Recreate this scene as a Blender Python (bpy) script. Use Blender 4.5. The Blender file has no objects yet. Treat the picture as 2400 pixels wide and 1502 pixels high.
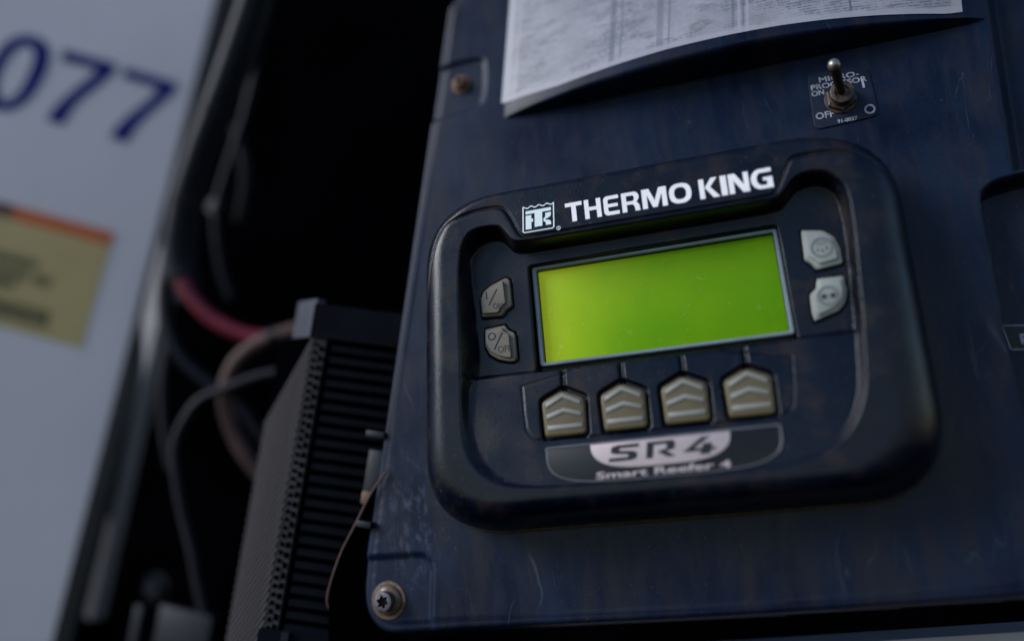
import bpy, bmesh, math, random
import numpy as np
from mathutils import Vector, Matrix

# ------------------------------------------------------------------ set-up
sc = bpy.context.scene
COL = sc.collection
rad = math.radians
HEIGHT = 1.6                      # height of the panel's reference point above the ground (m)


def W(p):
    """panel millimetres (right, up, out of the panel) -> world metres"""
    return Vector((p[0] / 1000, -p[2] / 1000, p[1] / 1000 + HEIGHT))


# camera: a 28 mm lens, below and to the right of the controller, looking up at it
cd = bpy.data.cameras.new('camera')
cam = bpy.data.objects.new('camera', cd)
COL.objects.link(cam)
cd.lens, cd.sensor_width = 28.0, 36.0
cd.clip_start, cd.clip_end = 0.01, 50
cd.dof.use_dof = True
cd.dof.focus_distance = 0.394
cd.dof.aperture_fstop = 1.3
cd.dof.aperture_blades = 9
_x = Vector((0.9596659, 0.27024074, -0.07753255))
_y = Vector((0.1383125, -0.21371915, 0.96705417))
_z = Vector((0.24476725, -0.93877264, -0.24247666))
m = Matrix((_x, _y, _z)).transposed().to_4x4()
m.translation = W((104.29, -103.32, 400.0))
cam.matrix_world = m
sc.camera = cam

# sky and sun: open shade, the light coming from the upper left
SUN_EL, SUN_AZ = 30.0, 54.0       # azimuth measured from straight ahead of the panel towards its left
wd = bpy.data.worlds.new('World')
sc.world = wd
wd.use_nodes = True
wn = wd.node_tree
bg = wn.nodes['Background']
sky = wn.nodes.new('ShaderNodeTexSky')
sky.sky_type = 'NISHITA'
sky.sun_disc = False
sky.dust_density = 0.0              # a clear, deep blue sky lights the shade
sky.ozone_density = 5.0
sky.sun_elevation = rad(SUN_EL)
sun_dir = Vector((-math.sin(rad(SUN_AZ)) * math.cos(rad(SUN_EL)), -math.cos(rad(SUN_AZ)) * math.cos(rad(SUN_EL)), math.sin(rad(SUN_EL))))
sky.sun_rotation = math.atan2(sun_dir.x, sun_dir.y)
wn.links.new(sky.outputs[0], bg.inputs[0])
bg.inputs[1].default_value = 0.065
sl = bpy.data.lights.new('sun', 'SUN')
sl.energy = 1.5
sl.angle = rad(30)
sl.color = (1.0, 1.0, 1.0)
so = bpy.data.objects.new('sun', sl)
COL.objects.link(so)
so.rotation_euler = (-sun_dir).to_track_quat('-Z', 'Y').to_euler()
so.location = (0, -2, 4)

sc.view_settings.view_transform = 'Standard'
sc.view_settings.look = 'None'
sc.view_settings.exposure = 1.1
sc.render.engine = 'CYCLES'
sc.cycles.max_bounces = 6
sc.cycles.use_denoising = True

R = random.Random(7)


# ------------------------------------------------------------------ materials
class Nt:
    def __init__(s, name):
        s.m = bpy.data.materials.new(name)
        s.m.use_nodes = True
        s.t = s.m.node_tree
        s.b = s.t.nodes['Principled BSDF']

    def n(s, kind, **kw):
        nd = s.t.nodes.new(kind)
        for k, v in kw.items():
            if isinstance(k, str) and hasattr(nd, k):
                setattr(nd, k, v)
            else:
                nd.inputs[k.replace('_', ' ')].default_value = v
        return nd

    def l(s, a, b):
        s.t.links.new(a, b)

    def coord(s, scale=(1, 1, 1), rot=(0, 0, 0), kind='Object'):
        c = s.n('ShaderNodeTexCoord')
        mp = s.n('ShaderNodeMapping')
        mp.inputs['Scale'].default_value = scale
        mp.inputs['Rotation'].default_value = rot
        s.l(c.outputs[kind], mp.inputs['Vector'])
        return mp.outputs['Vector']

    def noise(s, vec, scale, detail=4, rough=0.55, dist=0.0):
        t = s.n('ShaderNodeTexNoise')
        t.inputs['Scale'].default_value = scale
        t.inputs['Detail'].default_value = detail
        t.inputs['Roughness'].default_value = rough
        t.inputs['Distortion'].default_value = dist
        s.l(vec, t.inputs['Vector'])
        return t.outputs['Fac']

    def ramp(s, fac, a, b, ca=0.0, cb=1.0):
        r = s.n('ShaderNodeMapRange')
        r.inputs['From Min'].default_value = a
        r.inputs['From Max'].default_value = b
        r.inputs['To Min'].default_value = ca
        r.inputs['To Max'].default_value = cb
        s.l(fac, r.inputs['Value'])
        return r.outputs['Result']

    def mix(s, fac, a, b):
        x = s.n('ShaderNodeMix', data_type='RGBA')
        for sock, v in ((0, fac), (6, a), (7, b)):
            if hasattr(v, 'links'):
                s.l(v, x.inputs[sock])
            elif sock == 0:
                x.inputs[0].default_value = v
            else:
                x.inputs[sock].default_value = (*v, 1)
        return x.outputs[2]

    def math(s, op, a, b=None):
        x = s.n('ShaderNodeMath', operation=op)
        for i, v in enumerate((a, b)):
            if v is None:
                continue
            if hasattr(v, 'links'):
                s.l(v, x.inputs[i])
            else:
                x.inputs[i].default_value = v
        return x.outputs[0]

    def bump(s, h, strength, dist):
        x = s.n('ShaderNodeBump')
        x.inputs['Strength'].default_value = strength
        x.inputs['Distance'].default_value = dist
        s.l(h, x.inputs['Height'])
        s.l(x.outputs[0], s.b.inputs['Normal'])

    def set(s, color=None, rough=None, metal=None, spec=None, coat=None):
        for k, v in (('Base Color', color), ('Roughness', rough), ('Metallic', metal), ('Specular IOR Level', spec), ('Coat Weight', coat)):
            if v is None:
                continue
            if hasattr(v, 'links'):
                s.l(v, s.b.inputs[k])
            else:
                s.b.inputs[k].default_value = (*v, 1) if k == 'Base Color' else v
        return s.m


def simple(name, color, rough=0.5, metal=0.0, spec=0.5, var=0.15, scale=60, bump=0.0, bscale=1500):
    k = Nt(name)
    v = k.coord()
    f = k.noise(v, scale)
    lo = tuple(c * (1 - var) for c in color)
    hi = tuple(c * (1 + var) for c in color)
    k.set(k.mix(k.ramp(f, 0.3, 0.7), lo, hi), rough, metal, spec)
    if bump:
        k.bump(k.noise(v, bscale, 2), bump, 0.0004)
    return k.m


def worn_cover():
    k = Nt('faded_cover_plastic')
    v = k.coord()
    big = k.noise(v, 15, 6, 0.62, 0.3)
    streak = k.noise(k.coord((26, 1, 5), (0, rad(9), 0)), 4, 6, 0.68, 0.5)
    fine = k.noise(v, 900, 3, 0.7)
    dust = k.math('ADD', k.math('MULTIPLY', big, 0.68), k.math('MULTIPLY', streak, 0.32))
    c1 = k.mix(k.ramp(dust, 0.40, 0.60), (0.0002, 0.0028, 0.0170), (0.0064, 0.0148, 0.0370))
    brown = k.noise(k.coord((14, 1, 4), (0, rad(6), 0)), 5, 5, 0.65, 0.4)
    c2 = k.mix(k.ramp(brown, 0.44, 0.66, 0, 0.85), c1, (0.0165, 0.0165, 0.0245))
    c3 = k.mix(k.ramp(fine, 0.60, 0.80, 0, 0.4), c2, (0.034, 0.045, 0.085))
    # scratches: thin curved hairlines
    def hair(scale, rot, seed, th):
        vv = k.coord((scale, 1, scale * 0.16), (0, rot, 0))
        dd = k.noise(vv, 6 + seed, 2, 0.5, 0.6)
        a = k.math('ABSOLUTE', k.math('SUBTRACT', dd, 0.5))
        msk = k.ramp(k.noise(v, 26 + 7 * seed, 2), 0.54, 0.66)
        return k.math('MULTIPLY', k.ramp(a, 0.0, th, 1.0, 0.0), msk)
    h = k.math('ADD', hair(9, rad(14), 0, 0.006), hair(7, rad(-38), 1.3, 0.005))
    speck = k.ramp(k.noise(v, 800, 1, 0.4), 0.75, 0.78)
    h = k.math('ADD', h, speck)
    c4 = k.mix(k.math('MULTIPLY', h, 0.24), c3, (0.13, 0.16, 0.23))
    # a rubbed, scuffed patch beside the lower left corner of the controller
    ob = k.n('ShaderNodeTexCoord')
    dn = k.n('ShaderNodeVectorMath', operation='DISTANCE')
    mp = k.n('ShaderNodeMapping')
    mp.inputs['Scale'].default_value = (1.5, 1, 0.8)
    k.l(ob.outputs['Object'], mp.inputs['Vector'])
    k.l(mp.outputs[0], dn.inputs[0])
    dn.inputs[1].default_value = (1.5 * -0.143, 0, 0.8 * 0.052)
    near = k.ramp(dn.outputs['Value'], 0.006, 0.034, 1, 0)
    rub = k.ramp(k.noise(k.coord((5, 1, 2), (0, rad(25), 0)), 60, 6, 0.75, 0.4), 0.50, 0.62)
    c4 = k.mix(k.math('MULTIPLY', k.math('MULTIPLY', rub, near), 0.42), c4, (0.10, 0.12, 0.19))
    k.set(c4, k.ramp(dust, 0.35, 0.65, 0.32, 0.46), 0, 0.20)
    k.bump(fine, 0.25, 0.0003)
    return k.m


def housing_plastic():
    k = Nt('grained_housing_plastic')
    v = k.coord()
    big = k.noise(v, 26, 5, 0.62)
    c = k.mix(k.ramp(big, 0.36, 0.66), (0.0003, 0.0012, 0.0060), (0.0018, 0.0036, 0.0115))
    br = k.noise(v, 55, 5, 0.65)
    c = k.mix(k.ramp(br, 0.50, 0.70, 0, 0.8), c, (0.027, 0.017, 0.013))
    sp = k.ramp(k.noise(v, 650, 1, 0.4), 0.74, 0.77)
    c = k.mix(k.math('MULTIPLY', sp, 0.3), c, (0.12, 0.13, 0.16))
    k.set(c, k.ramp(big, 0.3, 0.7, 0.22, 0.38), 0, 0.32)
    k.bump(k.noise(v, 1500, 2, 0.6), 0.28, 0.0004)
    return k.m


def screen_mat():
    k = Nt('green_display')
    v = k.coord()
    f = k.noise(v, 17, 3, 0.5)
    c = k.mix(k.ramp(f, 0.3, 0.7), (0.090, 0.245, 0.0004), (0.150, 0.285, 0.0010))
    sp = k.ramp(k.noise(v, 900, 1, 0.4), 0.74, 0.78)
    c = k.mix(k.math('MULTIPLY', sp, 0.4), c, (0.5, 0.65, 0.3))
    vv = k.coord((1.0, 1, .7), (0, rad(33), 0))
    hr = k.math('ABSOLUTE', k.math('SUBTRACT', k.noise(vv, 75, 2, 0.5, 0.8), 0.5))
    hm = k.math('MULTIPLY', k.ramp(hr, 0, 0.010, 1, 0), k.ramp(k.noise(v, 60, 2), 0.54, 0.64))
    c = k.mix(k.math('MULTIPLY', hm, 0.22), c, (0.45, 0.60, 0.28))
    k.set(c, 0.4, 0, 0.12)
    # added glow: light falloff painted into the emission, yellower at the left end
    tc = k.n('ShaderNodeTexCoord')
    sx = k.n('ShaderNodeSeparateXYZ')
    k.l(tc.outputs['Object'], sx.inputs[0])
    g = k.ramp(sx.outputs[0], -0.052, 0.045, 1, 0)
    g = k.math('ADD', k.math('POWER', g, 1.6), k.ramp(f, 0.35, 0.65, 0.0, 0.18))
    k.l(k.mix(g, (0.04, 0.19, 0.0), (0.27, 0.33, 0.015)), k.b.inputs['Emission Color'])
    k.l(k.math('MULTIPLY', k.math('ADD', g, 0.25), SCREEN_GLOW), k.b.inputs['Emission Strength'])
    return k.m


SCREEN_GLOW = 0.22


def rusty(name, metal_col, amount):
    k = Nt(name)
    v = k.coord()
    f = k.noise(v, 330, 5, 0.65)
    g = k.noise(v, 1200, 3, 0.6)
    rust = k.mix(g, (0.030, 0.013, 0.006), (0.17, 0.080, 0.032))
    msk = k.ramp(f, amount - 0.06, amount + 0.08)
    k.set(k.mix(msk, rust, metal_col), k.ramp(f, 0.3, 0.7, 0.75, 0.35), k.ramp(f, amount - 0.06, amount + 0.08, 0.1, 0.9))
    k.bump(g, 0.5, 0.0004)
    return k.m


def wall_paint():
    k = Nt('pale_wall_paint')
    v = k.coord()
    f = k.noise(v, 5, 4)
    c = k.mix(k.ramp(f, 0.3, 0.7), (0.52, 0.485, 0.52), (0.60, 0.555, 0.59))
    g = k.noise(k.coord((3, 3, 1)), 9, 4)
    c = k.mix(k.ramp(g, 0.58, 0.8, 0, 0.35), c, (0.30, 0.29, 0.27))
    k.set(c, 0.45, 0, 0.4)
    return k.m


def sheet_print():
    """a sun-bleached instruction sheet: rows of fine print in ruled columns"""
    k = Nt('faded_instruction_print')
    uv = k.n('ShaderNodeUVMap', uv_map='UVMap')
    sep = k.n('ShaderNodeSeparateXYZ')
    k.l(uv.outputs[0], sep.inputs[0])
    x, y = sep.outputs[0], sep.outputs[1]          # millimetres
    rows = k.math('FRACT', k.math('MULTIPLY', y, 0.62))
    rowm = k.ramp(k.math('ABSOLUTE', k.math('SUBTRACT', rows, 0.5)), 0.16, 0.26, 1, 0)
    mp = k.n('ShaderNodeCombineXYZ')
    k.l(k.math('MULTIPLY', x, 1.0), mp.inputs[0])
    k.l(k.math('FLOOR', k.math('MULTIPLY', y, 0.62)), mp.inputs[1])
    words = k.noise(mp.outputs[0], 0.55, 3, 0.7)
    wm = k.ramp(words, 0.44, 0.52)
    base = k.noise(uv.outputs[0], 0.035, 4, 0.6)
    bs = k.n('ShaderNodeMapping')
    bs.inputs['Scale'].default_value = (0.035, 0.10, 1)
    k.l(uv.outputs[0], bs.inputs['Vector'])
    block = k.ramp(k.noise(bs.outputs[0], 1.0, 3, 0.6, 0.3), 0.47, 0.56)
    fs = k.n('ShaderNodeMapping')
    fs.inputs['Scale'].default_value = (0.10, 0.55, 1)
    k.l(uv.outputs[0], fs.inputs['Vector'])
    smear = k.ramp(k.noise(fs.outputs[0], 1.0, 4, 0.7, 0.4), 0.42, 0.60)
    blot = k.math('MULTIPLY', k.math('MULTIPLY', block, smear), 0.60)
    paper = k.mix(k.ramp(base, 0.35, 0.65), PAPER_LO, PAPER_HI)
    ink = (0.10, 0.115, 0.14)
    dens = k.math('ADD', k.math('MULTIPLY', block, 0.62), 0.28)
    c = k.mix(k.math('MULTIPLY', k.math('MULTIPLY', rowm, wm), dens), paper, ink)
    c = k.mix(blot, c, (0.125, 0.135, 0.16))
    # ruled columns
    for pos, wdt, dark in ((66, 2.6, 0.55), (71, 0.5, 0.6), (92, 3.0, 0.45), (97, 0.5, 0.6), (130, 1.2, 0.5), (135, 0.5, 0.6), (187, 0.8, 0.9), (240.2, 0.5, 0.8)):
        d = k.math('ABSOLUTE', k.math('SUBTRACT', x, pos))
        c = k.mix(k.math('MULTIPLY', k.ramp(d, wdt * 0.5, wdt * 0.5 + 0.4, 1, 0), dark), c, ink)
    for pos in (132.8, 137.0, 8.0):
        d = k.math('ABSOLUTE', k.math('SUBTRACT', x, pos))
        c = k.mix(k.ramp(d, 0.5, 0.9, 0.8, 0), c, PAPER_HI)
    br = k.ramp(k.noise(uv.outputs[0], 0.05, 3), 0.6, 0.75, 0, 0.4)
    c = k.mix(br, c, (0.22, 0.19, 0.17))
    mg = k.n('ShaderNodeUVMap', uv_map='Margin')
    ms = k.n('ShaderNodeSeparateXYZ')
    k.l(mg.outputs[0], ms.inputs[0])
    wob = k.math('MULTIPLY', k.noise(uv.outputs[0], 0.12, 3), 4.0)
    c = k.mix(k.math('MULTIPLY', k.ramp(k.math('ADD', ms.outputs[1], wob), 4.6, 6.4, 1, 0), .8), c, PAPER_HI)
    c = k.mix(k.ramp(ms.outputs[0], 4.0, 6.0, .8, 0), c, PAPER_HI)
    k.set(c, 0.5, 0, 0.3)
    return k.m


PAPER_LO, PAPER_HI = (0.26, 0.255, 0.29), (0.36, 0.35, 0.395)

M = {}
M['cover'] = worn_cover()
M['house'] = housing_plastic()
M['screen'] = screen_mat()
M['rim'] = simple('grey_rim_plastic', (0.17, 0.21, 0.24), 0.35, 0, 0.5)
M['white'] = simple('white_print', (0.97, 0.93, 0.94), 0.45, 0, 0.4, 0.05, 200)
M['mint'] = simple('pale_mint_print', (0.80, 0.90, 0.90), 0.45, 0, 0.4, 0.05, 200)
M['fadeprint'] = simple('faded_white_print', (0.33, 0.33, 0.38), 0.6, 0, 0.3, 0.35, 500)
M['key'] = simple('taupe_key_rubber', (0.115, 0.087, 0.043), 0.42, 0, 0.45, 0.12, 90, 0.12)
M['keyside'] = simple('grey_key_rubber', (0.175, 0.146, 0.106), 0.42, 0, 0.45, 0.10, 90, 0.12)
M['keypale'] = simple('pale_grey_key_rubber', (0.275, 0.29, 0.265), 0.42, 0, 0.45, 0.08, 90, 0.12)
M['chev'] = simple('pale_chevron', (0.25, 0.25, 0.228), 0.35, 0, 0.5, 0.1, 200)
M['ink'] = simple('dark_grey_ink', (0.028, 0.028, 0.036), 0.5, 0, 0.3, 0.1)
M['ink2'] = simple('grey_ink', (0.13, 0.145, 0.16), 0.5, 0, 0.3, 0.1)
M['silver'] = simple('brushed_silver', (0.48, 0.39, 0.39), 0.42, 0.2, 0.5, 0.08, 150)
M['chrome'] = simple('badge_edge_metal', (0.16, 0.16, 0.17), 0.35, 0.3, 0.5, 0.2, 120)
M['badge'] = simple('glossy_badge_plastic', (0.008, 0.008, 0.012), 0.42, 0, 0.3, 0.3, 60, 0.08)
M['black'] = simple('black_print', (0.012, 0.014, 0.016), 0.5, 0, 0.3, 0.1)
M['gasket'] = simple('brown_dusty_gasket', (0.040, 0.032, 0.027), 0.8, 0, 0.2, 0.4, 300, 0.5)
M['flange'] = rusty('rusty_flange', (0.13, 0.12, 0.125), 0.53)
M['head'] = rusty('worn_bolt_head', (0.125, 0.125, 0.15), 0.43)
M['allrust'] = rusty('orange_rust', (0.16, 0.12, 0.11), 0.62)
M['socket'] = simple('rusty_socket', (0.05, 0.026, 0.014), 0.7, 0.2, 0.3, 0.5, 500)
M['brass'] = rusty('tarnished_metal', (0.065, 0.056, 0.052), 0.42)
M['tip'] = simple('polished_tip', (0.30, 0.27, 0.24), 0.38, 0.8, 0.5, 0.2, 300)
M['sheet'] = sheet_print()
M['wall'] = wall_paint()
M['rail'] = simple('grey_rail_paint', (0.30, 0.275, 0.285), 0.5, 0, 0.3, 0.15, 12)
M['seal'] = simple('black_rubber_seal', (0.010, 0.010, 0.011), 0.6, 0, 0.3, 0.3)
M['navy'] = simple('navy_vinyl', (0.002, 0.011, 0.14), 0.5, 0, 0.1, 0.1)
M['yellow'] = simple('yellow_decal', (0.43, 0.32, 0.13), 0.45, 0, 0.4, 0.06, 20)
M['orange'] = simple('orange_decal', (0.50, 0.085, 0.004), 0.45, 0, 0.4, 0.06, 20)
M['maroon'] = simple('dark_red_decal', (0.09, 0.016, 0.006), 0.45, 0, 0.4, 0.2, 40)
M['decalink'] = simple('faded_decal_ink', (0.055, 0.050, 0.022), 0.6, 0, 0.3, 0.2)
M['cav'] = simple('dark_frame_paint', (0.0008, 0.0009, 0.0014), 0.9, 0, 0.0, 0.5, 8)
M['cable'] = simple('black_cable_sleeve', (0.008, 0.009, 0.014), 0.5, 0, 0.22, 0.4, 120, 0.4, 700)
M['greycable'] = simple('grey_cable_jacket', (0.024, 0.022, 0.027), 0.55, 0, 0.2, 0.3, 60)
M['browncable'] = simple('dusty_brown_hose', (0.070, 0.036, 0.032), 0.6, 0, 0.3, 0.4, 60)
M['red'] = simple('red_sleeve', (0.165, 0.013, 0.028), 0.45, 0, 0.4, 0.25, 60)
M['coil'] = simple('dusty_coil_metal', (0.042, 0.038, 0.040), 0.6, 0.1, 0.2, 0.25, 25)
M['litcap'] = simple('lit_grey_coil_cap', (0.045, 0.050, 0.070), 0.5, 0.1, 0.4, 0.25, 25)
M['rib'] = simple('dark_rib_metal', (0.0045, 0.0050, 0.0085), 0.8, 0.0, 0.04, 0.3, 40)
M['bracket'] = simple('worn_bracket_steel', (0.010, 0.011, 0.016), 0.5, 0.4, 0.4, 0.35, 30)
M['plate'] = simple('legend_plate_plastic', (0.011, 0.017, 0.036), 0.5, 0, 0.15, 0.3, 120, 0.1)


# ------------------------------------------------------------------ object helpers
def thing(name, label, cat, at, group=None):
    o = bpy.data.objects.new(name, None)
    COL.objects.link(o)
    o.location = W(at)
    o.empty_display_size = 0.01
    o['label'] = label
    o['category'] = cat
    if group:
        o['group'] = group
    return o


def tag(o, label=None, cat=None, group=None, kind=None):
    for k, v in (('label', label), ('category', cat), ('group', group), ('kind', kind)):
        if v:
            o[k] = v
    return o


def root_of(o):
    while o.parent:
        o = o.parent
    return o


def mesh(name, verts, faces, mat, parent=None, smooth=True, angle=40):
    """verts in panel millimetres; the object sits at its thing's base"""
    org = root_of(parent).location if parent else None
    vs = [W(v) for v in verts]
    if org is None:
        org = sum(vs, Vector()) / len(vs)
    me = bpy.data.meshes.new(name)
    me.from_pydata([v - org for v in vs], [], faces)
    bm = bmesh.new()
    bm.from_mesh(me)
    bmesh.ops.recalc_face_normals(bm, faces=bm.faces)
    bm.to_mesh(me)
    bm.free()
    me.materials.append(mat)
    if smooth:
        me.shade_smooth()
        me.set_sharp_from_angle(angle=rad(angle))
    o = bpy.data.objects.new(name, me)
    COL.objects.link(o)
    if parent:
        o.parent = parent
    else:
        o.location = org
    return o


def chaikin(p, n=2, closed=True):
    p = [np.array(q, float) for q in p]
    for _ in range(n):
        out = [] if closed else [p[0]]
        for i in range(len(p) if closed else len(p) - 1):
            a, b = p[i], p[(i + 1) % len(p)]
            out += [a * .75 + b * .25, a * .25 + b * .75]
        if not closed:
            out.append(p[-1])
        p = out
    return [tuple(q) for q in p]


def rrect(u0, u1, v0, v1, r, n=8):
    out = []
    for cx, cy, a in ((u1 - r, v1 - r, 0), (u0 + r, v1 - r, 90), (u0 + r, v0 + r, 180), (u1 - r, v0 + r, 270)):
        for i in range(n + 1):
            t = rad(a + 90 * i / n)
            out.append((cx + r * math.cos(t), cy + r * math.sin(t)))
    return out


def roundpoly(p, r, n=4):
    """round every corner of a polygon with radius about r"""
    out = []
    N = len(p)
    for i in range(N):
        a, b, c = (np.array(p[(i + k) % N], float) for k in (-1, 0, 1))
        d1, d2 = a - b, c - b
        l1, l2 = np.linalg.norm(d1), np.linalg.norm(d2)
        k = min(r, l1 * .45, l2 * .45)
        s, e = b + d1 / l1 * k, b + d2 / l2 * k
        for j in range(n + 1):
            t = j / n
            out.append(tuple(s * (1 - t) ** 2 + b * 2 * t * (1 - t) + e * t * t))
    return out


def offset(p, d):
    """move a closed outline outwards by d"""
    A = sum(p[i][0] * p[(i + 1) % len(p)][1] - p[(i + 1) % len(p)][0] * p[i][1] for i in range(len(p)))
    sg = 1 if A > 0 else -1
    out = []
    N = len(p)
    for i in range(N):
        a, b, c = (np.array(p[(i + k) % N], float) for k in (-1, 0, 1))
        n1 = np.array((b[1] - a[1], a[0] - b[0]))
        n2 = np.array((c[1] - b[1], b[0] - c[0]))
        n1 /= (np.linalg.norm(n1) + 1e-9)
        n2 /= (np.linalg.norm(n2) + 1e-9)
        nn = n1 + n2
        nn /= max(np.linalg.norm(nn), .5)
        out.append(tuple(b + nn * d * sg))
    return out


def prism(name, poly, w0, w1, mat, parent, bevel=0.0, seg=3, surf=None, dome=0.0):
    """a solid with outline poly between heights w0 and w1 (added to surf(u, v) if given) and a rounded top edge"""
    rings = [(0.0, w0)]
    if bevel:
        for i in range(seg + 1):
            t = rad(90 * i / seg)
            rings.append((bevel * (1 - math.cos(t)), w1 - bevel + bevel * math.sin(t)))
    else:
        rings.append((0.0, w1))
    if dome:
        rings.append((bevel + dome * 6, w1 + dome))
    verts, faces, N = [], [], len(poly)
    for ins, w in rings:
        q = offset(poly, -ins) if ins else poly
        for u, v in q:
            verts.append((u, v, w + (surf(u, v) if surf else 0)))
    for k in range(len(rings) - 1):
        for i in range(N):
            j = (i + 1) % N
            faces.append((k * N + i, k * N + j, (k + 1) * N + j, (k + 1) * N + i))
    faces.append(tuple(range((len(rings) - 1) * N, len(rings) * N)))
    faces.append(tuple(range(N))[::-1])
    return mesh(name, verts, faces, mat, parent, angle=50)


def tube(name, pts, r, mat, parent=None, n=12, closed=False, taper=None):
    P = [Vector(p) for p in pts]
    verts, faces = [], []
    N = len(P)
    up = Vector((0.13, 0.31, 0.94))
    for i, p in enumerate(P):
        a = P[(i - 1) % N] if closed or i else p
        b = P[(i + 1) % N] if closed or i < N - 1 else p
        t = (b - a).normalized()
        s = t.cross(up)
        if s.length < 1e-3:
            s = t.cross(Vector((1, 0, 0)))
        s.normalize()
        q = s.cross(t)
        rr = r[i] if isinstance(r, (list, tuple)) else r
        for k in range(n):
            an = 2 * math.pi * k / n
            verts.append(tuple(p + (s * math.cos(an) + q * math.sin(an)) * rr))
    for i in range(N if closed else N - 1):
        for k in range(n):
            a, b = i * n + k, i * n + (k + 1) % n
            c = ((i + 1) % N) * n
            faces.append((a, b, c + (k + 1) % n, c + k))
    if not closed:
        faces += [tuple(range(n))[::-1], tuple(range((N - 1) * n, N * n))]
    return mesh(name, verts, faces, mat, parent, angle=60)


def spline(pts, n=8):
    """Catmull-Rom through 3-D points"""
    P = [Vector(p) for p in pts]
    P = [P[0] * 2 - P[1]] + P + [P[-1] * 2 - P[-2]]
    out = []
    for i in range(1, len(P) - 2):
        a, b, c, d = P[i - 1:i + 3]
        for k in range(n):
            t = k / n
            out.append(0.5 * ((2 * b) + (c - a) * t + (2 * a - 5 * b + 4 * c - d) * t * t + (3 * b - a - 3 * c + d) * t ** 3))
    out.append(P[-2])
    return [tuple(q) for q in out]


def lathe(name, at, prof, mat, parent, n=32, axis=(0, 0, 1), sides=None):
    """profile of (radius, height) revolved about an axis through at"""
    n = sides or n
    z = Vector(axis).normalized()
    x = z.cross(Vector((0, 1, 0))).normalized()
    y = z.cross(x)
    o = Vector(at)
    verts, faces = [], []
    for r, h in prof:
        for k in range(n):
            a = 2 * math.pi * (k + .5 * (sides is not None)) / n
            verts.append(tuple(o + z * h + (x * math.cos(a) + y * math.sin(a)) * r))
    for i in range(len(prof) - 1):
        for k in range(n):
            faces.append((i * n + k, i * n + (k + 1) % n, (i + 1) * n + (k + 1) % n, (i + 1) * n + k))
    faces += [tuple(range(n))[::-1], tuple(range((len(prof) - 1) * n, len(prof) * n))]
    return mesh(name, verts, faces, mat, parent, angle=35)


def box(name, c, ax, size, mat, parent=None, bevel=0.0):
    """box about centre c along three axes"""
    c = Vector(c)
    bm = bmesh.new()
    bmesh.ops.create_cube(bm, size=1)
    for v in bm.verts:
        v.co = Vector((v.co.x * size[0], v.co.y * size[1], v.co.z * size[2]))
    if bevel:
        bmesh.ops.bevel(bm, geom=list(bm.edges), offset=bevel, segments=2, affect='EDGES', profile=.5)
    bm.verts.index_update()
    A = [Vector(a).normalized() for a in ax]
    vs = [tuple(c + A[0] * v.co.x + A[1] * v.co.y + A[2] * v.co.z) for v in bm.verts]
    fs = [tuple(v.index for v in f.verts) for f in bm.faces]
    bm.free()
    return mesh(name, vs, fs, mat, parent, angle=30)


def flat(loops, depth=0.0, text=None, spacing=1.0, bold=0.0):
    """filled 2-D outlines (or the built-in font's text) -> vertices, faces, in their own units"""
    if text is not None:
        cu = bpy.data.curves.new('outline', 'FONT')
        cu.body = text
        cu.space_character = spacing
        cu.offset = bold
        cu.resolution_u = 4
    else:
        cu = bpy.data.curves.new('outline', 'CURVE')
        cu.dimensions = '2D'
        for lp in loops:
            s = cu.splines.new('POLY')
            s.points.add(len(lp) - 1)
            for p, q in zip(s.points, lp):
                p.co = (q[0], q[1], 0, 1)
            s.use_cyclic_u = True
    cu.fill_mode = 'BOTH'
    cu.extrude = 0.5
    o = bpy.data.objects.new('outline', cu)
    COL.objects.link(o)
    dg = bpy.context.evaluated_depsgraph_get()
    dg.update()
    me = bpy.data.meshes.new_from_object(o.evaluated_get(dg))
    vs = [tuple(v.co) for v in me.vertices]
    fs = [tuple(p.vertices) for p in me.polygons]
    bpy.data.objects.remove(o)
    bpy.data.curves.remove(cu)
    bpy.data.meshes.remove(me)
    return vs, fs


def lay(name, shape, org, ex, ey, w, mat, parent, thick=0.15, surf=None, smooth=False):
    """lay a flat outline on the panel: org + x*ex + y*ey, thick millimetres proud of height w"""
    vs, fs = shape
    out = []
    for x, y, z in vs:
        u, v = org[0] + x * ex[0] + y * ey[0], org[1] + x * ex[1] + y * ey[1]
        out.append((u, v, w + (surf(u, v) if surf else 0) + (thick if z > 0 else 0.0)))
    return mesh(name, out, fs, mat, parent, smooth)


def lay_text(name, text, u, v, h, mat, parent, w=0.0, width=None, surf=None, shear=0.0, bold=0.0, rise=0.0, centre=False, thick=0.12):
    """text with cap height h, lower left corner at u, v; squeezed to a total width if given"""
    vs, fs = flat(None, text=text, bold=bold)
    x0, x1 = min(p[0] for p in vs), max(p[0] for p in vs)
    y1 = 0.70
    s = h / y1
    sx = width / (x1 - x0) if width else s
    if centre:
        u -= (x1 - x0) * sx / 2
    vs = [((p[0] - x0) * sx + p[1] * s * shear, p[1] * s, p[2]) for p in vs]
    vs = [(x, y + x * rise, z) for x, y, z in vs]
    return lay(name, (vs, fs), (u, v), (1, 0), (0, 1), w, mat, parent, thick, surf)


def copy_part(o, parent, shift):
    c = o.copy()
    COL.objects.link(c)
    c.parent = parent
    c.location = o.location + Vector((shift[0] / 1000, -shift[2] / 1000, shift[1] / 1000))
    return c


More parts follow.
